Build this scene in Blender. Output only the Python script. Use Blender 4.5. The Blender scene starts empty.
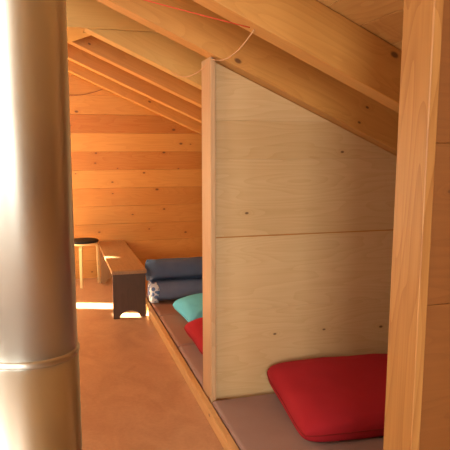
import bpy, bmesh, math, random
from mathutils import Vector, Matrix, noise

random.seed(7)
scene = bpy.context.scene
COL = scene.collection
R = math.radians

# ------------------------------------------------------------------ camera
cam_d = bpy.data.cameras.new('camera')
cam = bpy.data.objects.new('camera', cam_d)
COL.objects.link(cam)
cam_d.sensor_width = 36.0
cam_d.lens = 584.0 / 450.0 * 36.0
cam_d.clip_start = 0.05
cam.location = (0, 0, 1.45)
cam.rotation_euler = (R(90 - 7.6), 0, R(-16.2))
scene.camera = cam

# ------------------------------------------------------------------ light
scene.view_settings.view_transform = 'Standard'
scene.view_settings.look = 'None'
scene.view_settings.gamma = 1.0
scene.view_settings.use_curve_mapping = False
scene.view_settings.exposure = 0.0

world = bpy.data.worlds.new('world')
scene.world = world
world.use_nodes = True
bgn = world.node_tree.nodes['Background']
bgn.inputs[0].default_value = (0.80, 0.90, 1.0, 1)
bgn.inputs[1].default_value = 1.5

SUN_DIR = Vector((0.815, -0.295, -0.50)).normalized()
sd = bpy.data.lights.new('sun', 'SUN')
sd.energy = 170.0
sd.angle = R(1.8)
sd.color = (1.0, 0.88, 0.66)
so = bpy.data.objects.new('sun', sd)
COL.objects.link(so)
so.rotation_euler = SUN_DIR.to_track_quat('-Z', 'Y').to_euler()


def area(name, loc, target, sx, sy, watts, color, spread=180):
    d = bpy.data.lights.new(name, 'AREA')
    d.shape = 'RECTANGLE'
    d.size, d.size_y = sx, sy
    d.energy = watts
    d.color = color
    d.spread = R(spread)
    o = bpy.data.objects.new(name, d)
    COL.objects.link(o)
    o.location = loc
    o.rotation_euler = (Vector(target) - Vector(loc)).to_track_quat('-Z', 'Y').to_euler()
    return o


# daylight through the gable window behind the camera and through the rear left window
area('gable_window_light', (-0.62, -2.50, 1.65), (0.5, 3.5, 1.3), 0.80, 1.1, 112, (1.0, 0.93, 0.78))
area('wide_gable_window_light', (0.85, -2.50, 1.10), (0.40, 3.0, 1.2), 0.8, 1.6, 54, (1.0, 0.94, 0.80))
area('left_window_light', (-1.42, 5.70, 1.10), (0.4, 5.6, 1.1), 1.1, 0.9, 58, (1.0, 0.80, 0.47))
area('left_front_fill_light', (-1.42, 1.90, 1.55), (0.8, 2.3, 1.2), 1.2, 0.9, 33, (1.0, 0.91, 0.74))  # added fill in front of the closed wall, no window there


# ------------------------------------------------------------------ materials
def new_mat(name):
    m = bpy.data.materials.new(name)
    m.use_nodes = True
    nt = m.node_tree
    for n in list(nt.nodes):
        nt.nodes.remove(n)
    out = nt.nodes.new('ShaderNodeOutputMaterial')
    b = nt.nodes.new('ShaderNodeBsdfPrincipled')
    nt.links.new(b.outputs[0], out.inputs[0])
    return m, nt, b


def N(nt, typ, **kw):
    n = nt.nodes.new(typ)
    for k, v in kw.items():
        setattr(n, k, v)
    return n


def math_node(nt, op, a, b=None, c=None):
    n = N(nt, 'ShaderNodeMath', operation=op)
    for i, v in enumerate((a, b, c)):
        if v is None:
            continue
        if isinstance(v, (int, float)):
            n.inputs[i].default_value = v
        else:
            nt.links.new(v, n.inputs[i])
    return n.outputs[0]


def mixc(nt, fac, a, b, mode='MIX'):
    n = N(nt, 'ShaderNodeMix', data_type='RGBA', blend_type=mode)
    for i, v in ((0, fac), (6, a), (7, b)):
        if isinstance(v, (int, float)):
            n.inputs[i].default_value = v
        elif isinstance(v, tuple):
            n.inputs[i].default_value = (*v, 1) if len(v) == 3 else v
        else:
            nt.links.new(v, n.inputs[i])
    return n.outputs[2]


def scale_vec(nt, v, s):
    n = N(nt, 'ShaderNodeVectorMath', operation='MULTIPLY')
    nt.links.new(v, n.inputs[0])
    n.inputs[1].default_value = s
    return n.outputs[0]


def wood(name, light, dark, knot=(0.10, 0.04, 0.015), knots=1.0, rough=0.45, contrast=0.55, tone_amt=0.5):
    """pine: wc attribute = (along grain, across, through) + random offset per board; tone = board to board shade"""
    m, nt, b = new_mat(name)
    at = N(nt, 'ShaderNodeAttribute', attribute_name='wc').outputs['Vector']
    tone = N(nt, 'ShaderNodeAttribute', attribute_name='tone').outputs['Fac']
    # knots
    vor = N(nt, 'ShaderNodeTexVoronoi', voronoi_dimensions='2D', feature='F1')
    vor.inputs['Scale'].default_value = 4.2
    nt.links.new(scale_vec(nt, at, (0.75, 1.25, 0.0)), vor.inputs['Vector'])
    sep = N(nt, 'ShaderNodeSeparateColor')
    nt.links.new(vor.outputs['Color'], sep.inputs[0])
    size = math_node(nt, 'MULTIPLY_ADD', sep.outputs[0], 0.050, 0.022)
    have = math_node(nt, 'GREATER_THAN', sep.outputs[1], 1.0 - 0.55 * knots)
    kd = math_node(nt, 'DIVIDE', vor.outputs['Distance'], size)
    kmask = N(nt, 'ShaderNodeMapRange', interpolation_type='SMOOTHSTEP')
    nt.links.new(kd, kmask.inputs[0])
    kmask.inputs[1].default_value = 0.55
    kmask.inputs[2].default_value = 1.25
    kmask.inputs[3].default_value = 1.0
    kmask.inputs[4].default_value = 0.0
    kfac = math_node(nt, 'MULTIPLY', kmask.outputs[0], have)
    halo = math_node(nt, 'MULTIPLY', math_node(nt, 'POWER', 2.718, math_node(nt, 'MULTIPLY', kd, -0.55)), have)
    # growth rings, bent around the knots
    n1 = N(nt, 'ShaderNodeTexNoise')
    n1.inputs['Scale'].default_value = 1.0
    n1.inputs['Detail'].default_value = 1.5
    nt.links.new(scale_vec(nt, at, (0.9, 6.5, 5.0)), n1.inputs['Vector'])
    ring = math_node(nt, 'MULTIPLY', math_node(nt, 'ADD', n1.outputs['Fac'], math_node(nt, 'MULTIPLY', halo, 0.30)), 16.0)
    saw = math_node(nt, 'FRACT', ring)
    saw = math_node(nt, 'POWER', saw, 2.2)
    n2 = N(nt, 'ShaderNodeTexNoise')
    n2.inputs['Scale'].default_value = 1.0
    n2.inputs['Detail'].default_value = 3.0
    nt.links.new(scale_vec(nt, at, (3.0, 130.0, 90.0)), n2.inputs['Vector'])
    n3 = N(nt, 'ShaderNodeTexNoise')
    n3.inputs['Scale'].default_value = 1.0
    nt.links.new(scale_vec(nt, at, (1.2, 3.5, 3.0)), n3.inputs['Vector'])
    g = math_node(nt, 'MULTIPLY_ADD', saw, 0.5 * contrast, math_node(nt, 'MULTIPLY', math_node(nt, 'SUBTRACT', n2.outputs['Fac'], 0.35), contrast))
    g = math_node(nt, 'ADD', g, math_node(nt, 'MULTIPLY', math_node(nt, 'SUBTRACT', n3.outputs['Fac'], 0.5), 0.7 * contrast))
    g = math_node(nt, 'ADD', g, math_node(nt, 'MULTIPLY', tone, tone_amt))
    g = math_node(nt, 'ADD', g, math_node(nt, 'MULTIPLY', halo, 0.35))
    cl = N(nt, 'ShaderNodeClamp')
    nt.links.new(g, cl.inputs[0])
    c = mixc(nt, cl.outputs[0], light, dark)
    c = mixc(nt, math_node(nt, 'MULTIPLY', kfac, 0.85), c, knot)
    nt.links.new(c, b.inputs['Base Color'])
    b.inputs['Roughness'].default_value = rough
    b.inputs['Specular IOR Level'].default_value = 0.35
    bp = N(nt, 'ShaderNodeBump')
    bp.inputs['Strength'].default_value = 0.12
    bp.inputs['Distance'].default_value = 0.002
    nt.links.new(n2.outputs['Fac'], bp.inputs['Height'])
    nt.links.new(bp.outputs[0], b.inputs['Normal'])
    return m


def fabric(name, col, col2, scale=6.0, rough=0.9, weave=260.0, bump=0.3):
    m, nt, b = new_mat(name)
    tc = N(nt, 'ShaderNodeTexCoord').outputs['Object']
    n1 = N(nt, 'ShaderNodeTexNoise')
    n1.inputs['Scale'].default_value = scale
    n1.inputs['Detail'].default_value = 4
    nt.links.new(tc, n1.inputs['Vector'])
    nt.links.new(mixc(nt, n1.outputs['Fac'], col, col2), b.inputs['Base Color'])
    n2 = N(nt, 'ShaderNodeTexNoise')
    n2.inputs['Scale'].default_value = weave
    nt.links.new(tc, n2.inputs['Vector'])
    bp = N(nt, 'ShaderNodeBump')
    bp.inputs['Strength'].default_value = bump
    bp.inputs['Distance'].default_value = 0.003
    nt.links.new(n2.outputs['Fac'], bp.inputs['Height'])
    nt.links.new(bp.outputs[0], b.inputs['Normal'])
    b.inputs['Roughness'].default_value = rough
    b.inputs['Specular IOR Level'].default_value = 0.15
    return m


def plain(name, col, rough=0.5, metallic=0.0):
    m, nt, b = new_mat(name)
    tc = N(nt, 'ShaderNodeTexCoord').outputs['Object']
    n1 = N(nt, 'ShaderNodeTexNoise')
    n1.inputs['Scale'].default_value = 40.0
    nt.links.new(tc, n1.inputs['Vector'])
    nt.links.new(mixc(nt, n1.outputs['Fac'], tuple(c * 0.88 for c in col), tuple(min(1, c * 1.1) for c in col)), b.inputs['Base Color'])
    b.inputs['Roughness'].default_value = rough
    b.inputs['Metallic'].default_value = metallic
    return m


def lino_mat():
    m, nt, b = new_mat('linoleum')
    tc = N(nt, 'ShaderNodeTexCoord').outputs['Object']
    n1 = N(nt, 'ShaderNodeTexNoise')
    n1.inputs['Scale'].default_value = 5.0
    n1.inputs['Detail'].default_value = 6
    n1.inputs['Roughness'].default_value = 0.65
    n1.inputs['Distortion'].default_value = 1.2
    nt.links.new(scale_vec(nt, tc, (1.0, 0.6, 1.0)), n1.inputs['Vector'])
    n2 = N(nt, 'ShaderNodeTexNoise')
    n2.inputs['Scale'].default_value = 55.0
    n2.inputs['Detail'].default_value = 3
    nt.links.new(tc, n2.inputs['Vector'])
    f = math_node(nt, 'MULTIPLY_ADD', n1.outputs['Fac'], 2.2, -0.6)
    f = math_node(nt, 'ADD', math_node(nt, 'MULTIPLY', f, 0.75), math_node(nt, 'MULTIPLY', math_node(nt, 'SUBTRACT', n2.outputs['Fac'], 0.4), 0.6))
    cl = N(nt, 'ShaderNodeClamp')
    nt.links.new(f, cl.inputs[0])
    nt.links.new(mixc(nt, cl.outputs[0], (0.40, 0.205, 0.110), (0.58, 0.335, 0.190)), b.inputs['Base Color'])
    b.inputs['Roughness'].default_value = 0.32
    b.inputs['Specular IOR Level'].default_value = 0.45
    return m


def steel_mat():
    m, nt, b = new_mat('stainless_steel')
    tc = N(nt, 'ShaderNodeTexCoord').outputs['Object']
    n1 = N(nt, 'ShaderNodeTexNoise')
    n1.inputs['Scale'].default_value = 1.0
    n1.inputs['Detail'].default_value = 4
    nt.links.new(scale_vec(nt, tc, (14.0, 14.0, 3.5)), n1.inputs['Vector'])
    nt.links.new(mixc(nt, n1.outputs['Fac'], (0.58, 0.59, 0.57), (0.66, 0.67, 0.65)), b.inputs['Base Color'])
    b.inputs['Metallic'].default_value = 1.0
    nt.links.new(math_node(nt, 'MULTIPLY_ADD', n1.outputs['Fac'], 0.06, 0.36), b.inputs['Roughness'])
    b.inputs['Anisotropic'].default_value = 0.75
    b.inputs['Anisotropic Rotation'].default_value = 0.25
    tg = N(nt, 'ShaderNodeTangent', direction_type='RADIAL', axis='Z')
    nt.links.new(tg.outputs[0], b.inputs['Tangent'])
    return m


def pattern_mat():
    m, nt, b = new_mat('patterned_lining')
    tc = N(nt, 'ShaderNodeTexCoord').outputs['Object']
    v = N(nt, 'ShaderNodeTexVoronoi')
    v.inputs['Scale'].default_value = 26.0
    nt.links.new(tc, v.inputs['Vector'])
    f = math_node(nt, 'GREATER_THAN', v.outputs['Distance'], 0.45)
    nt.links.new(mixc(nt, f, (0.12, 0.22, 0.45), (0.72, 0.78, 0.85)), b.inputs['Base Color'])
    b.inputs['Roughness'].default_value = 0.85
    return m


M = dict(
    wall=wood('orange_pine', (0.66, 0.33, 0.085), (0.44, 0.155, 0.028), tone_amt=0.75, contrast=0.40),
    pale=wood('pale_pine', (0.70, 0.51, 0.285), (0.54, 0.345, 0.155), tone_amt=0.6, contrast=0.55, knots=0.6),
    beam=wood('rafter_pine', (0.62, 0.315, 0.085), (0.42, 0.17, 0.038), contrast=0.45),
    ceil=wood('ceiling_pine', (0.64, 0.38, 0.14), (0.45, 0.21, 0.06), tone_amt=0.5),
    post=wood('aged_orange_pine', (0.46, 0.225, 0.070), (0.27, 0.105, 0.026), contrast=0.8, knots=0.4),
    yellow=wood('yellow_pine', (0.68, 0.44, 0.15), (0.52, 0.29, 0.075), contrast=0.4, knots=0.6),
    midtrim=wood('greyed_pine', (0.56, 0.36, 0.20), (0.40, 0.22, 0.10), contrast=0.6, knots=0.3),
    white=wood('pale_reflector_boards', (0.74, 0.71, 0.66), (0.60, 0.57, 0.52), knots=0.3),  # pale tone of unseen walls, chosen for neutral pipe reflections and fill
    near=wood('shade_darkened_pine', (0.235, 0.088, 0.024), (0.16, 0.054, 0.014), contrast=0.5),  # pine darkened to stand in for window light blocked from this panel
    trim=wood('trim_pine', (0.68, 0.40, 0.17), (0.50, 0.235, 0.075), contrast=0.6, knots=0.35),
    bench=wood('worn_bench_wood', (0.40, 0.23, 0.11), (0.24, 0.125, 0.055), contrast=0.6, knots=0.5, rough=0.35),
    benchleg_shaded=wood('shade_darkened_bench_board', (0.11, 0.060, 0.038), (0.065, 0.035, 0.022), contrast=0.5, knots=0.3),  # bench wood darkened to paint in the backlit shade of the near end
    birch=wood('birch', (0.72, 0.55, 0.28), (0.60, 0.42, 0.19), knots=0.0, contrast=0.3),
    lino=lino_mat(), steel=steel_mat(), pattern=pattern_mat(),
    mattress=fabric('mattress_cover', (0.30, 0.19, 0.165), (0.38, 0.245, 0.21)),
    mattress2=fabric('mattress_cover_lighter', (0.30, 0.16, 0.115), (0.37, 0.20, 0.145)),
    red=fabric('red_cotton', (0.36, 0.016, 0.025), (0.43, 0.024, 0.034), scale=3),
    redseam=fabric('dark_red_piping', (0.22, 0.012, 0.014), (0.28, 0.02, 0.02)),
    teal=fabric('teal_cotton', (0.12, 0.52, 0.70), (0.17, 0.60, 0.78), scale=3),
    blanket=fabric('slate_blanket', (0.062, 0.098, 0.185), (0.11, 0.155, 0.26), scale=9, weave=120, bump=0.6),
    blanket2=fabric('grey_blanket', (0.105, 0.145, 0.25), (0.18, 0.225, 0.34), scale=9, weave=120, bump=0.6),
    strap=fabric('blanket_binding', (0.05, 0.06, 0.09), (0.08, 0.09, 0.12)),
    black=fabric('black_seat', (0.018, 0.017, 0.018), (0.03, 0.028, 0.028), rough=0.6),
    redcord=plain('red_cord', (0.70, 0.075, 0.03), 0.6),
    browncord=plain('brown_cord', (0.30, 0.10, 0.04), 0.8),
    cord=plain('beige_cord', (0.62, 0.36, 0.19), 0.7),
    nail=plain('nail_steel', (0.45, 0.42, 0.38), 0.4, 1.0),
    unseen_grey=plain('grey_reflector_floor', (0.30, 0.29, 0.27), 0.6),  # unseen floor, grey chosen so the pipe reflects neutral tones
    glass=plain('window_frame_paint', (0.6, 0.5, 0.38), 0.5),
)


# ------------------------------------------------------------------ mesh helpers
class MB:
    def __init__(s):
        s.v, s.f, s.wc, s.tone, s.smooth = [], [], [], [], []

    def add(s, verts, faces, wcs=None, tone=0.0, smooth=False):
        k = len(s.v)
        s.v += [tuple(v) for v in verts]
        s.wc += [tuple(w) for w in (wcs or verts)]
        s.tone += [tone] * len(verts)
        s.f += [[k + i for i in f] for f in faces]
        s.smooth += [smooth] * len(faces)

    def box(s, lo, hi, grain=0, mat=None, tone=None):
        off = Vector([random.uniform(0, 40) for _ in range(3)])
        vs, ws = [], []
        for i in range(8):
            p = Vector([(hi if (i >> a) & 1 else lo)[a] for a in range(3)])
            order = [grain] + [a for a in (2, 1, 0) if a != grain]
            ws.append(Vector([p[a] for a in order]) + off)
            vs.append(mat @ p if mat else p)
        fs = [(0, 2, 3, 1), (4, 5, 7, 6), (0, 1, 5, 4), (2, 6, 7, 3), (0, 4, 6, 2), (1, 3, 7, 5)]
        s.add(vs, fs, ws, random.random() if tone is None else tone)

    def prism(s, poly, y0, y1, axis='Y', tone=None, grain='U'):
        """polygon in (x,z), extruded along Y (axis 'Y'); or polygon in (x,y) extruded along Z (axis 'Z')"""
        off = Vector([random.uniform(0, 40) for _ in range(3)])
        n = len(poly)
        a2 = sum(poly[i][0] * poly[(i + 1) % n][1] - poly[(i + 1) % n][0] * poly[i][1] for i in range(n))
        if a2 < 0:
            poly = poly[::-1]
        vs, ws = [], []
        for d in (y0, y1):
            for (u, w) in poly:
                vs.append((u, d, w) if axis == 'Y' else (u, w, d))
                ws.append((Vector((u, w, d)) if grain == 'U' else Vector((w, d, u)) if grain == 'W' else Vector((w, u, d))) + off)
        if axis == 'Y':
            fs = [list(range(n)), list(range(2 * n - 1, n - 1, -1))]
            fs += [[i, n + i, n + (i + 1) % n, (i + 1) % n] for i in range(n)]
        else:
            fs = [list(range(n - 1, -1, -1)), list(range(n, 2 * n))]
            fs += [[i, (i + 1) % n, n + (i + 1) % n, n + i] for i in range(n)]
        s.add(vs, fs, ws, random.random() if tone is None else tone)

    def tube(s, pts, r, n=8, closed_ends=True, grain_along=True):
        pts = [Vector(p) for p in pts]
        k = len(pts)
        rr = r if isinstance(r, (list, tuple)) else [r] * k
        rings, ws = [], []
        t0 = (pts[1] - pts[0]).normalized()
        ref = Vector((0, 0, 1)) if abs(t0.z) < 0.9 else Vector((1, 0, 0))
        nrm = t0.cross(ref).normalized()
        acc = 0.0
        for i, p in enumerate(pts):
            t = (pts[min(i + 1, k - 1)] - pts[max(i - 1, 0)]).normalized()
            nrm = (nrm - t * nrm.dot(t)).normalized()
            bn = t.cross(nrm)
            if i:
                acc += (p - pts[i - 1]).length
            for j in range(n):
                a = 2 * math.pi * j / n
                rings.append(p + (nrm * math.cos(a) + bn * math.sin(a)) * rr[i])
                ws.append((acc, rr[i] * math.cos(a), rr[i] * math.sin(a)))
        fs = []
        for i in range(k - 1):
            for j in range(n):
                fs.append([i * n + j, i * n + (j + 1) % n, (i + 1) * n + (j + 1) % n, (i + 1) * n + j])
        if closed_ends:
            fs.append(list(range(n - 1, -1, -1)))
            fs.append([(k - 1) * n + j for j in range(n)])
        s.add(rings, fs, ws, 0.3, True)

    def lathe(s, prof, n=64, smooth=True, tilt=0.0):
        vs, fs = [], []
        k = len(prof)
        for (r, z) in prof:
            for j in range(n):
                a = 2 * math.pi * j / n
                vs.append((r * math.cos(a), r * math.sin(a), z + (tilt * r * math.cos(a) if 1.0 < z < 1.3 else 0)))
        for i in range(k - 1):
            for j in range(n):
                fs.append([i * n + j, i * n + (j + 1) % n, (i + 1) * n + (j + 1) % n, (i + 1) * n + j])
        fs.append(list(range(n - 1, -1, -1)))
        fs.append([(k - 1) * n + j for j in range(n)])
        s.add(vs, fs, None, 0.3, smooth)

    def build(s, name, mat, parent=None, bevel=0.0, loc=None, seg=2):
        me = bpy.data.meshes.new(name)
        me.from_pydata(s.v, [], s.f)
        a = me.attributes.new('wc', 'FLOAT_VECTOR', 'POINT')
        a.data.foreach_set('vector', [c for w in s.wc for c in w])
        t = me.attributes.new('tone', 'FLOAT', 'POINT')
        t.data.foreach_set('value', s.tone)
        me.polygons.foreach_set('use_smooth', s.smooth)
        me.materials.append(mat)
        me.update()
        o = bpy.data.objects.new(name, me)
        COL.objects.link(o)
        if loc:
            o.location = loc
        if parent:
            o.parent = parent
        if bevel:
            md = o.modifiers.new('bevel', 'BEVEL')
            md.width = bevel
            md.segments = seg
            md.limit_method = 'ANGLE'
            md.angle_limit = R(40)
        return o


def thing(name, label, cat, loc=(0, 0, 0), rot=(0, 0, 0), group=None):
    o = bpy.data.objects.new(name, None)
    o.empty_display_size = 0.1
    COL.objects.link(o)
    o.location, o.rotation_euler = loc, rot
    tag(o, label, cat, group)
    return o


def tag(o, label, cat, group=None):
    o['label'], o['category'] = label, cat
    if group:
        o['group'] = group
    return o


def struct(o):
    o['kind'] = 'structure'
    return o


def clip_roof(poly, a, b):
    """keep z <= a - b x"""
    out = []
    n = len(poly)
    for i in range(n):
        p, q = poly[i], poly[(i + 1) % n]
        dp, dq = a - b * p[0] - p[1], a - b * q[0] - q[1]
        if dp >= 0:
            out.append(p)
        if dp * dq < 0:
            t = dp / (dp - dq)
            out.append((p[0] + (q[0] - p[0]) * t, p[1] + (q[1] - p[1]) * t))
    return out


# ------------------------------------------------------------------ roof geometry
ZA, ZB = 2.255, 0.447            # underside of the rafters: z = ZA - ZB x
ANG = math.atan(ZB)
DEPTH = 0.20                     # rafter depth
ZC = ZA + DEPTH / math.cos(ANG)  # underside of the ceiling boards
XL, XR, YF, YB = -1.5, 2.75, -2.6, 6.55
RM = Matrix.Translation((0, 0, ZA)) @ Matrix.Rotation(ANG, 4, 'Y')

# floor
m = MB()
m.box((XL - 0.1, -0.3, -0.1), (XR + 0.1, YB + 0.1, 0.0))
struct(m.build('floor', M['lino']))
m = MB()
m.box((XL - 0.1, YF - 0.1, -0.1), (XR + 0.1, -0.3, 0.0))
struct(m.build('floor_unseen', M['unseen_grey']))  # unseen floor behind the camera, grey for the pipe's reflection

# ceiling boards, running along the building
m = MB()
u = (XL - 0.15) / math.cos(ANG)
i = 0
tones = [0.25, 0.7, 0.45, 0.15, 0.6, 0.9, 0.3]
while u < XR / math.cos(ANG) + 0.1:
    m.box((u, YF - 0.1, DEPTH), (u + 0.158, YB + 0.1, DEPTH + 0.03), grain=1, mat=RM, tone=tones[i % 7])
    u += 0.16
    i += 1
m.box(((XL - 0.15) / math.cos(ANG), YF - 0.1, DEPTH + 0.03), (u, YB + 0.1, DEPTH + 0.06), grain=1, mat=RM, tone=0.4)
struct(m.build('ceiling', M['ceil'], bevel=0.002, seg=1))


def plank_wall(name, x0, x1, y0, y1, zs, tones, mat, top=(ZC, ZB), gap=0.0006, bev=0.0012):
    m = MB()
    for i in range(len(zs) - 1):
        poly = clip_roof([(x0, zs[i] + gap), (x1, zs[i] + gap), (x1, zs[i + 1] - gap), (x0, zs[i + 1] - gap)], top[0] - 0.004, top[1])
        if len(poly) > 2:
            m.prism(poly, y0, y1, tone=tones[i % len(tones)])
    return struct(m.build(name, mat, bevel=bev, seg=1))


# back gable wall: horizontal boards, some clearly darker than their neighbours
zs = [0, 0.2, 0.4, 0.6, 0.8, 1.0, 1.2, 1.4, 1.6, 1.8, 2.0, 2.2, 2.4, 2.6, 2.8, 3.0, 3.2]
tb = [0.3, 0.25, 0.45, 0.35, 0.55, 0.15, 0.8, 0.1, 0.95, 0.2, 0.4, 0.15, 0.5, 0.2, 0.5, 0.3]
plank_wall('wall_back', XL, XR, YB, YB + 0.06, zs, tb, M['wall'])
m = MB()
m.box((XL, YB + 0.06, 0), (XR, YB + 0.10, 3.25))
o = struct(m.build('wall_back_sheathing', M['wall']))


def wall_with_holes(name, axis, pos0, pos1, a0, a1, ztop, holes, mat):
    """vertical wall of horizontal boards; holes = list of (a_lo, a_hi, z_lo, z_hi)"""
    m = MB()
    az = sorted({0.0, ztop} | {h[2] for h in holes} | {h[3] for h in holes} | {0.2 * k for k in range(1, int(ztop / 0.2) + 1)})
    for z0, z1 in zip(az[:-1], az[1:]):
        if z1 - z0 < 1e-4:
            continue
        segs = [(a0, a1)]
        for h in holes:
            if h[2] <= z0 + 1e-5 and h[3] >= z1 - 1e-5:
                new = []
                for (s0, s1) in segs:
                    if h[1] <= s0 or h[0] >= s1:
                        new.append((s0, s1))
                    else:
                        if h[0] > s0:
                            new.append((s0, h[0]))
                        if h[1] < s1:
                            new.append((h[1], s1))
                segs = new
        tn = 0.2 + 0.5 * ((int(z0 * 5 + 1e-6) * 37) % 10) / 10
        for (s0, s1) in segs:
            if axis == 'X':
                m.box((pos0, s0, z0), (pos1, s1, z1), grain=1, tone=tn)
            else:
                m.box((s0, pos0, z0), (s1, pos1, z1), grain=0, tone=tn)
    return struct(m.build(name, mat))


# left wall: three small openings near the gable end let the sun in, a wide low one is added for floor bounce
HOLES_L = [(5.10, 6.45, 0.33, 0.83), (5.93, 6.13, 0.86, 1.25), (5.66, 5.80, 1.22, 1.42), (6.21, 6.29, 1.56, 1.68)]
wall_with_holes('wall_left', 'X', XL - 0.06, XL, 0.6, YB + 0.06, ZC - ZB * XL, HOLES_L, M['wall'])
wall_with_holes('wall_left', 'X', XL - 0.06, XL, YF, 0.6, ZC - ZB * XL, [], M['white'])
wall_with_holes('wall_right', 'X', XR, XR + 0.06, YF, YB + 0.06, ZC - ZB * XR - 0.045, [], M['wall'])
wall_with_holes('wall_front', 'Y', YF - 0.06, YF, XL, XR, 1.6, [(-1.02, -0.22, 1.1, 1.6), (0.45, 1.25, 0.28, 1.6)], M['white'])
m = MB()
for (x0, x1, z0, z1) in [(XL, -1.02, 1.6, 2.2), (-0.22, 0.45, 1.6, 2.2), (1.25, XR, 1.6, 2.2), (0.45, 1.25, 1.92, 2.2), (XL, XR, 2.2, 3.2)]:
    poly = clip_roof([(x0, z0), (x1, z0), (x1, z1), (x0, z1)], ZC - 0.004, ZB)
    if len(poly) > 2:
        m.prism(poly, YF - 0.06, YF)
struct(m.build('wall_front', M['white']))

# partition between the sleeping bays, facing the camera: three boards above one wide panel
XP = 0.806
zs = [0.0, 0.555, 0.967, 1.385, 1.590, 1.80, 2.0]
o = plank_wall('wall_partition', XP, XR, 3.0, 3.045, zs, [0.15, 0.05, 0.45, 0.75, 0.30, 0.55], M['pale'], top=(ZA, ZB), gap=0.0002, bev=0.0004)
m = MB()
m.box((XP, 2.9965, 0.963), (XR, 3.001, 0.9695), tone=1.0)
struct(m.build('trim_1', M['beam']))

# near partition at the right edge of the view
zs = [0.0, 0.62, 1.05, 1.46, 1.9]
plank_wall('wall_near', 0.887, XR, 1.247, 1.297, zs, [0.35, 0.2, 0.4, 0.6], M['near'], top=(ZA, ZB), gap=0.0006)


# assumed next partition of the row, unseen; added to block window light
plank_wall('wall_nearest', 0.887, XR, -0.55, -0.50, zs, [0.35, 0.2, 0.4, 0.6], M['white'], top=(ZA, ZB), gap=0.0006)


def end_board(name, x0, x1, y0, y1, label, mat, lean=0.0):
    m = MB()
    poly = [(x + lean * (z - 0.65), z) for x, z in [(x0, 0.0), (x1, 0.0), (x1, 2.6), (x0, 2.6)]]
    poly = clip_roof(poly, ZA - 0.002, ZB)
    m.prism(poly, y0, y1, tone=0.25, grain='W')
    o = m.build(name, mat, bevel=0.003)
    return tag(o, label, 'post')


end_board('partition_post', 0.778, 0.8055, 2.945, 3.135, 'upright pine board capping the free edge of the pale far partition', M['midtrim'])
end_board('partition_post', 0.859, 0.8865, 1.233, 1.362, 'tall orange pine post in the right foreground capping the near partition', M['post'], 0.009)

# ------------------------------------------------------------------ rafters
RAFT_W = 0.12
rl = [
    (1.42, 'rafter directly above the near pine post at the top right edge'),
    (2.31, 'nearest full rafter crossing the top right, greyish underside, red cord tied to it'),
    (3.015, 'long orange rafter resting along the slanted top of the pale partition'),
    (3.865, 'yellowish rafter just behind the partition, joined to the level tie board'),
    (4.53, 'deep orange rafter second beyond the partition, uppermost bright-edged one'),
    (5.30, 'orange rafter with bright lower edge, middle of the three at the back'),
    (6.10, 'rearmost rafter, nearest the back wall of orange boards'),
]
for (y1, lab) in rl:
    m = MB()
    if y1 > 1.5:
        m.box((XL / math.cos(ANG) + 0.05, y1 - RAFT_W, 0), (XR / math.cos(ANG) + 0.03, y1, DEPTH - 0.002), grain=0, mat=RM, tone=0.3)
    else:
        m.box((XL / math.cos(ANG) + 0.05, y1 - 0.18, 0.0), (XR / math.cos(ANG) + 0.03, y1 - 0.06, DEPTH - 0.002), grain=0, mat=RM, tone=0.3)
    o = m.build('rafter', M['yellow'] if 3.5 < y1 < 4 else M['beam'], bevel=0.004)
    tag(o, lab, 'beam', 'roof rafters')

# level tie board left of the fourth rafter, with a flared soffit behind it
m = MB()
poly = clip_roof([(XL + 0.01, 2.158), (0.70, 2.158), (0.70, 2.8), (XL + 0.01, 2.8)], ZC - 0.006, ZB)
m.prism(poly, 3.715, 3.743, tone=0.2)
tie = m.build('tie_board', M['yellow'], bevel=0.002)
tag(tie, 'level pale tie board at the upper left, above the orange rafters', 'board')
m = MB()
m.prism([(XL + 0.02, 3.743), (0.202, 3.743), (0.202, 3.867), (0.285, 3.868), (0.13, 4.26), (XL + 0.02, 4.26)], 2.1585, 2.1635, axis='Z', tone=0.2)
m.build('soffit', M['yellow'], tie)

# ------------------------------------------------------------------ sleeping platform
pf = thing('sleeping_platform', 'low sleeping platform with a yellow pine edge board along the aisle', 'platform', (0.735, 1.31, 0))
m = MB()
m.box((0.0, -1.4, 0), (0.036, 5.13, 0.07), grain=1, tone=0.25)
m.build('edge_board', M['trim'], pf, bevel=0.004)
m = MB()
for k in range(14):
    m.box((0.036 + 0.14 * k, -1.4, 0.0), (0.175 + 0.14 * k, 5.13, 0.012), grain=1)
m.build('deck', M['beam'], pf)


def soft_box(name, w, d, h, mat, parent=None, amp=0.004, seed=0.0, r=0.025, nx=40, ny=24):
    """upholstered slab: rounded box made of a grid wrapped over its sides, lightly wavy"""
    bm = bmesh.new()
    bmesh.ops.create_cube(bm, size=1.0)
    for v in bm.verts:
        v.co = Vector((v.co.x * w, v.co.y * d, (v.co.z + 0.5) * h))
    bmesh.ops.bevel(bm, geom=bm.edges[:], offset=r, segments=4, profile=0.6, affect='EDGES')
    bmesh.ops.subdivide_edges(bm, edges=[e for e in bm.edges if e.calc_length() > 0.2], cuts=14, use_grid_fill=True)
    for v in bm.verts:
        if v.co.z > h * 0.5:
            v.co.z += amp * noise.noise(Vector((v.co.x * 3 + seed, v.co.y * 5, seed)))
    me = bpy.data.meshes.new(name)
    bm.to_mesh(me)
    bm.free()
    for p in me.polygons:
        p.use_smooth = True
    me.materials.append(mat)
    o = bpy.data.objects.new(name, me)
    COL.objects.link(o)
    if parent:
        o.parent = parent
    return o


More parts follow.
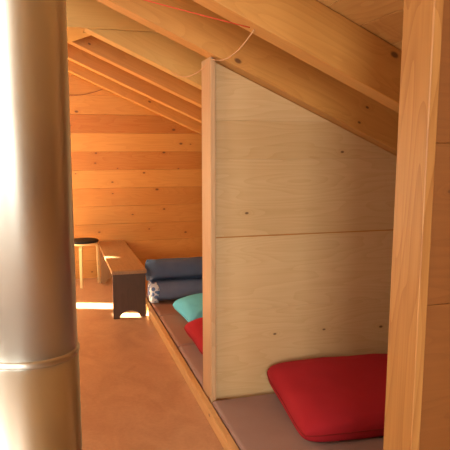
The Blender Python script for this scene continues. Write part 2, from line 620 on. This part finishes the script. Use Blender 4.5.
# mattresses, lying crosswise from the aisle to the low wall
def mattress(x0, x1, y0, y1, z0, h, mat, label, seed):
    t = thing('mattress', label, 'mattress', ((x0 + x1) / 2, (y0 + y1) / 2, z0), group='brown mattresses on the platform')
    soft_box('cover', x1 - x0, y1 - y0, h, mat, t, seed=seed)
    sm = MB()
    hw, hd, zz = (x1 - x0) / 2 - 0.001, (y1 - y0) / 2 - 0.001, h * 0.80
    pts = []
    rr = 0.02
    for cx, cy, a0 in ((hw - rr, hd - rr, 0), (-hw + rr, hd - rr, 90), (-hw + rr, -hd + rr, 180), (hw - rr, -hd + rr, 270)):
        for k in range(5):
            a = R(a0 + 22.5 * k)
            pts.append((cx + rr * math.cos(a), cy + rr * math.sin(a), zz))
    pts.append(pts[0])
    sm.tube(pts, 0.0022, 6)
    sm.build('piping', M['mattress'], t)
    return t


mattress(0.778, 2.70, 1.39, 2.165, 0.013, 0.066, M['mattress'], 'brown mattress nearest the camera, beside the near pine post', 1.0)
mattress(0.778, 2.70, 2.175, 2.94, 0.013, 0.066, M['mattress'], 'brown mattress in front of the pale partition, under the large red cushion', 2.0)
mattress(0.782, 2.70, 3.15, 3.855, 0.013, 0.066, M['mattress'], 'dark brown mattress just behind the partition post', 3.0)
mattress(0.782, 2.70, 3.865, 4.62, 0.013, 0.070, M['mattress2'], 'lighter brown mattress under the teal pillow', 4.0)
mattress(0.782, 2.70, 4.63, 5.38, 0.013, 0.068, M['mattress2'], 'brown mattress under the two rolled blankets at the back', 5.0)


# ------------------------------------------------------------------ pillows
def pillow_mesh(w, d, h, seed, wr=0.010, n=44, pinch=0.05, bottom=0.75, box=0.42):
    vs, fs = [], []
    idx = {}

    def pt(s, t, side):
        x = w / 2 * s * (1 - pinch * (1 - t * t)) 
        y = d / 2 * t * (1 - pinch * (1 - s * s))
        e = max(0.0, (1 - s ** 4) * (1 - t ** 4))
        z = h / 2 * (e ** box)
        rc = 0.05 * (abs(s) * abs(t)) ** 6
        x *= 1 - rc
        y *= 1 - rc
        wv = noise.noise(Vector((x * 7 + seed, y * 7, seed * 1.7))) + 0.6 * noise.noise(Vector((x * 17, y * 15 + seed, seed)))
        # creases fanning from the corners
        cr = sum(math.exp(-3.0 * math.hypot(abs(s) - 1, abs(t) - 1)) * math.sin(9 * math.atan2(1.02 - abs(t), 1.02 - abs(s)) + q) for q in (seed,))
        z += (wr * wv + wr * 0.8 * cr) * min(1, e * 1.6)
        return (x, y, z if side > 0 else -z * bottom)

    for side in (1, -1):
        for i in range(n + 1):
            for j in range(n + 1):
                s = math.sin((i / n - 0.5) * math.pi)
                t = math.sin((j / n - 0.5) * math.pi)
                rim = i in (0, n) or j in (0, n)
                key = (i, j, 0 if rim else side)
                if key not in idx:
                    idx[key] = len(vs)
                    vs.append(pt(s, t, side))
        for i in range(n):
            for j in range(n):
                q = []
                for a, b in ((i, j), (i + 1, j), (i + 1, j + 1), (i, j + 1)):
                    q.append(idx[(a, b, 0 if a in (0, n) or b in (0, n) else side)])
                fs.append(q if side > 0 else q[::-1])
    rim = [pt(math.sin((k / n - 0.5) * math.pi), -1, 1) for k in range(n)]
    rim += [pt(1, math.sin((k / n - 0.5) * math.pi), 1) for k in range(n)]
    rim += [pt(math.sin((0.5 - k / n) * math.pi), 1, 1) for k in range(n)]
    rim += [pt(-1, math.sin((0.5 - k / n) * math.pi), 1) for k in range(n + 1)]
    return vs, fs, rim


def pillow(label, loc, rot, w, d, h, mat, seam, seed, cat='pillow', name='pillow', **kw):
    vs, fs, rim = pillow_mesh(w, d, h, seed, **kw)
    rm = Matrix.Rotation(rot[2], 3, 'Z') @ Matrix.Rotation(rot[1], 3, 'Y') @ Matrix.Rotation(rot[0], 3, 'X')
    settle = lambda p: (lambda q: Vector((q.x, q.y, max(q.z, (0.0880 if seed > 8 else 0.0845) - loc[2]))))(rm @ Vector(p))
    vs, rim = [settle(p) for p in vs], [settle(p) for p in rim]
    t = thing(name, label, cat, loc)
    m = MB()
    m.add(vs, fs, smooth=True)
    m.build('pillow_case', mat, t)
    m = MB()
    m.tube(rim, 0.0035, 6)
    m.build('piping', seam, t)
    return t


pillow('large plump red cushion lying against the pale partition', (1.48, 2.605, 0.170), (R(6), 0, R(-4)), 0.84, 0.66, 0.20,
       M['red'], M['redseam'], 3.1, 'cushion', 'cushion', wr=0.006, pinch=0.02, box=0.34, bottom=0.9)
pillow('teal pillow on the platform, in front of the rolled blankets', (1.22, 4.46, 0.158), (R(5), R(-4), R(8)), 0.62, 0.46, 0.18,
       M['teal'], M['teal'], 8.3)
pillow('small red pillow behind the partition post, below the teal pillow', (1.16, 3.78, 0.160), (R(7), R(-3), R(4)), 0.62, 0.44, 0.19,
       M['red'], M['redseam'], 5.7)


# ------------------------------------------------------------------ rolled blankets
def blanket_roll(label, loc, length, r, mat, seed, rz, sq=0.92, endpatch=False):
    t = thing('rolled_blanket', label, 'blanket', loc, (0, 0, rz), group='rolled blankets')
    turns, n = 4.0, 120
    th = r / (turns + 0.6) * 0.80
    prof = []
    outer, inner = [], []
    for k in range(n + 1):
        a = 2 * math.pi * turns * k / n
        rr = r * (0.16 + 0.84 * k / n)
        da = -R(150)
        wob = 1 + 0.02 * math.sin(3 * a + seed)
        outer.append((rr * wob * math.cos(a + da) * 1.04, rr * wob * math.sin(a + da) * sq))
        inner.append(((rr - th) * wob * math.cos(a + da) * 1.04, (rr - th) * wob * math.sin(a + da) * sq))
    prof = outer + inner[::-1]
    fl = r * sq * 0.84
    prof = [(p[0], max(-fl, min(fl, p[1]))) for p in prof]
    L = 16
    P = len(prof)
    zmin = min(p[1] for p in prof)
    vs, fs = [], []
    for i in range(L + 1):
        x = length * i / L
        for j, (py, pz) in enumerate(prof):
            q = 0.008 * noise.noise(Vector((x * 6 + seed, py * 14, pz * 14))) + 0.006 * noise.noise(Vector((x * 22, py * 20 + seed, pz * 20)))
            rad = math.hypot(py, pz) + 1e-6
            sc = 1 + q / max(rad, 0.04)
            ex = 0.0
            if i == 0:
                ex = 0.012 * math.sin(j * 0.07 + seed) - 0.015 * (1 - rad / r)
            vs.append((x + ex, py * sc, min(max(pz * sc, zmin), -zmin) - zmin))
    for i in range(L):
        for j in range(P):
            fs.append([i * P + j, i * P + (j + 1) % P, (i + 1) * P + (j + 1) % P, (i + 1) * P + j])
    # ends of the wound strip
    for e, base in ((0, 0), (1, L * P)):
        for k in range(n):
            a, b2 = base + k, base + k + 1
            c, d = base + P - 1 - k - 1, base + P - 1 - k
            fs.append([a, d, c, b2] if e == 0 else [a, b2, c, d])
    m = MB()
    m.add(vs, fs, smooth=True)
    m.build('blanket', mat, t)
    if endpatch:
        # patterned cloth folded over the open end
        m = MB()
        vs, fs = [], []
        nn, kk = 22, 10
        for i in range(nn + 1):
            a = R(95 + 175 * i / nn)
            for j in range(kk + 1):
                f = j / kk
                rr = r * (0.35 + 0.66 * min(1, f * 1.5)) + 0.004
                xx = -0.016 if f < 0.66 else -0.016 + (f - 0.66) / 0.34 * 0.06
                xx -= 0.008 * math.sin(5 * a + 3 * f)
                vs.append((xx, rr * 1.04 * math.cos(a), min(-2 * zmin - 0.004, max(0.004, -zmin + rr * sq * math.sin(a)))))
        for i in range(nn):
            for j in range(kk):
                q = i * (kk + 1) + j
                fs.append([q, q + 1, q + kk + 2, q + kk + 1])
        m.add(vs, fs, smooth=True)
        po = m.build('patterned_lining', M['pattern'], t)
        po['label'] = 'blue and white patterned lining at the open end'
        sm = po.modifiers.new('thick', 'SOLIDIFY')
        sm.thickness = 0.003
    return -2 * zmin


hr = blanket_roll('lower rolled grey blanket with blue and white patterned end', (0.785, 5.07, 0.0868), 1.15, 0.122, M['blanket2'], 2.0, R(2), endpatch=True)
blanket_roll('upper rolled slate-blue blanket lying on top of the other roll', (0.765, 5.10, 0.0878 + hr), 1.2, 0.118, M['blanket'], 5.0, R(-1))

# ------------------------------------------------------------------ bench
bn = thing('bench', 'worn brown wooden bench with arched end boards, against the aisle side of the platform', 'bench', (0.577, 5.50, 0))
m = MB()
m.box((-0.150, -0.63, 0.385), (0.142, 1.03, 0.417), grain=1, tone=0.3)
m.build('seat', M['bench'], bn, bevel=0.004)
for y in (-0.612, 0.75):
    poly = [(-0.142, 0.0), (-0.09, 0.0)]
    for k in range(13):
        a = math.pi - math.pi * k / 12
        poly.append((-0.002 + 0.088 * math.cos(a), 0.062 * math.sin(a)))
    poly += [(0.08, 0.0), (0.134, 0.0), (0.134, 0.385), (-0.142, 0.385)]
    poly = [p for i, p in enumerate(poly) if i == 0 or (Vector(p) - Vector(poly[i - 1])).length > 1e-3]
    m = MB()
    m.prism(poly, y, y + 0.03, tone=0.75, grain='V')
    m.build('leg_board', M['benchleg_shaded'] if y < 0 else M['bench'], bn, bevel=0.002)  # near board takes the copy with shade in its colour
m = MB()
m.box((-0.012, -0.582, 0.24), (0.012, 0.75, 0.34), grain=1, tone=0.5)
m.build('stretcher', M['bench'], bn, bevel=0.002)

# ------------------------------------------------------------------ stool
st = thing('stool', 'round black-topped stool with light birch legs by the back wall', 'stool', (0.262, 6.25, 0))
m = MB()
m.lathe([(0.10, 0.438), (0.150, 0.438), (0.157, 0.441), (0.158, 0.450), (0.156, 0.456), (0.150, 0.460), (0.05, 0.463)], 56)
m.build('seat', M['black'], st)
m = MB()
m.lathe([(0.10, 0.418), (0.150, 0.418), (0.153, 0.421), (0.153, 0.436), (0.150, 0.4385), (0.10, 0.4385)], 56)
m.build('seat_rim', M['birch'], st)
for deg in (256, 16, 136):
    prof = []
    rad = 0.140
    # bent leg: flat under the seat, curve, straight to the floor
    path = [(0.045, 0.406), (0.10, 0.406)]
    for k in range(7):
        a = R(90 - 15 * k)
        path.append((0.112 + 0.040 * math.cos(a), 0.366 + 0.040 * math.sin(a)))
    path += [(0.156, 0.2), (0.160, 0.0)]
    m = MB()
    vs, ws = [], []
    for i, (r_, z_) in enumerate(path):
        a_, b_ = path[max(i - 1, 0)], path[min(i + 1, len(path) - 1)]
        tx, tz = b_[0] - a_[0], b_[1] - a_[1]
        l = math.hypot(tx, tz)
        nx, nz = -tz / l, tx / l
        hw = 0.016 - 0.003 * max(0, (0.35 - z_) / 0.35)
        for sy, sn in ((-1, -1), (1, -1), (1, 1), (-1, 1)):
            if i == len(path) - 1:
                nx, nz = 1.0, 0.0
            vs.append((r_ + nx * 0.0115 * sn, sy * hw, z_ + nz * 0.0115 * sn))
            ws.append((i * 0.07, sy * hw, sn * 0.011))
    fs = [(0, 1, 2, 3), tuple(4 * (len(path) - 1) + k for k in (3, 2, 1, 0))]
    for i in range(len(path) - 1):
        for k in range(4):
            fs.append((4 * i + k, 4 * i + 4 + k, 4 * i + 4 + (k + 1) % 4, 4 * i + (k + 1) % 4))
    m.add(vs, fs, ws, 0.2)
    lo = m.build('leg', M['birch'], st, bevel=0.003)
    lo.rotation_euler = (0, 0, R(deg))
st.scale = (1, 1, 1.05)

# ------------------------------------------------------------------ stove pipe
PX, PY = -0.08, 0.98
fp = thing('flue_pipe', 'large stainless steel flue pipe rising in the left foreground', 'pipe', (PX, PY, 0))
PR = 0.1065
top = ZC - ZB * (PX + PR) - 0.01
m = MB()
JZ = 0.019
m.lathe([(PR, 1.118 + JZ), (PR, 1.5), (PR, 2.0), (PR, top)], 96, tilt=-0.13)
m.build('upper_section', M['steel'], fp)
m = MB()
m.lathe([(PR + 0.0015, 0.02), (PR + 0.0015, 0.6), (PR + 0.0015, 1.116 + JZ)], 96, tilt=-0.13)
m.build('lower_section', M['steel'], fp)
m = MB()
m.lathe([(r_, z_ + JZ) for r_, z_ in [(PR - 0.004, 1.109), (PR + 0.0025, 1.1095), (PR + 0.0030, 1.1115), (PR + 0.0032, 1.1145), (PR + 0.0030, 1.117), (PR + 0.0018, 1.119), (PR - 0.004, 1.1215)]], 96, tilt=-0.13)
m.build('joint_ring', M['steel'], fp)
m = MB()
m.lathe([(PR + 0.03, 0.0), (PR + 0.03, 0.012), (PR + 0.006, 0.02), (PR - 0.004, 0.02)], 64)
m.build('floor_collar', M['steel'], fp)


# ------------------------------------------------------------------ cords
def sag(p, q, drop, n=18):
    p, q = Vector(p), Vector(q)
    return [p.lerp(q, k / n) + Vector((0, 0, -drop * 4 * (k / n) * (1 - k / n))) for k in range(n + 1)]


def zr(x):
    return ZA - ZB * x


o = MB()
o.tube(sag((XL + 0.005, 2.27, 2.40), (0.755, 2.25, zr(0.755) - 0.003), 0.02, 24), 0.0021, 8)
tag(o.build('cord', M['redcord']), 'thin red cord stretched tight below the nearest rafters at the top', 'cord')

w = thing('wire', 'thin slack beige wire looping from the rafter over the partition post top', 'wire', (0.8, 2.9, 1.9))
o = MB()
a, b_, c_ = Vector((0.772, 2.25, zr(0.772) - 0.003)), Vector((0.785, 2.94, zr(0.785) - 0.012)), Vector((0.735, 3.76, zr(0.735) - 0.002))
pts = sag(a, b_, 0.045, 14) + sag(b_, c_, 0.055, 18)[1:]
o.tube([p - Vector((0.8, 2.9, 1.9)) for p in pts], 0.0028, 6)
o.build('strand', M['cord'], w)
o = MB()
o.tube([b_ + Vector((0, 0.006, 0.004)) - Vector((0.8, 2.9, 1.9)), b_ + Vector((0, -0.010, 0.004)) - Vector((0.8, 2.9, 1.9))], 0.004, 8)
o.build('nail', M['nail'], w)

o = MB()
o.tube(sag((0.10, YB - 0.004, 2.0), (0.53, YB - 0.004, 2.07), 0.03, 14), 0.003, 6)
tag(o.build('cord', M['browncord']), 'short dull brown cord strung along the back wall boards', 'cord')
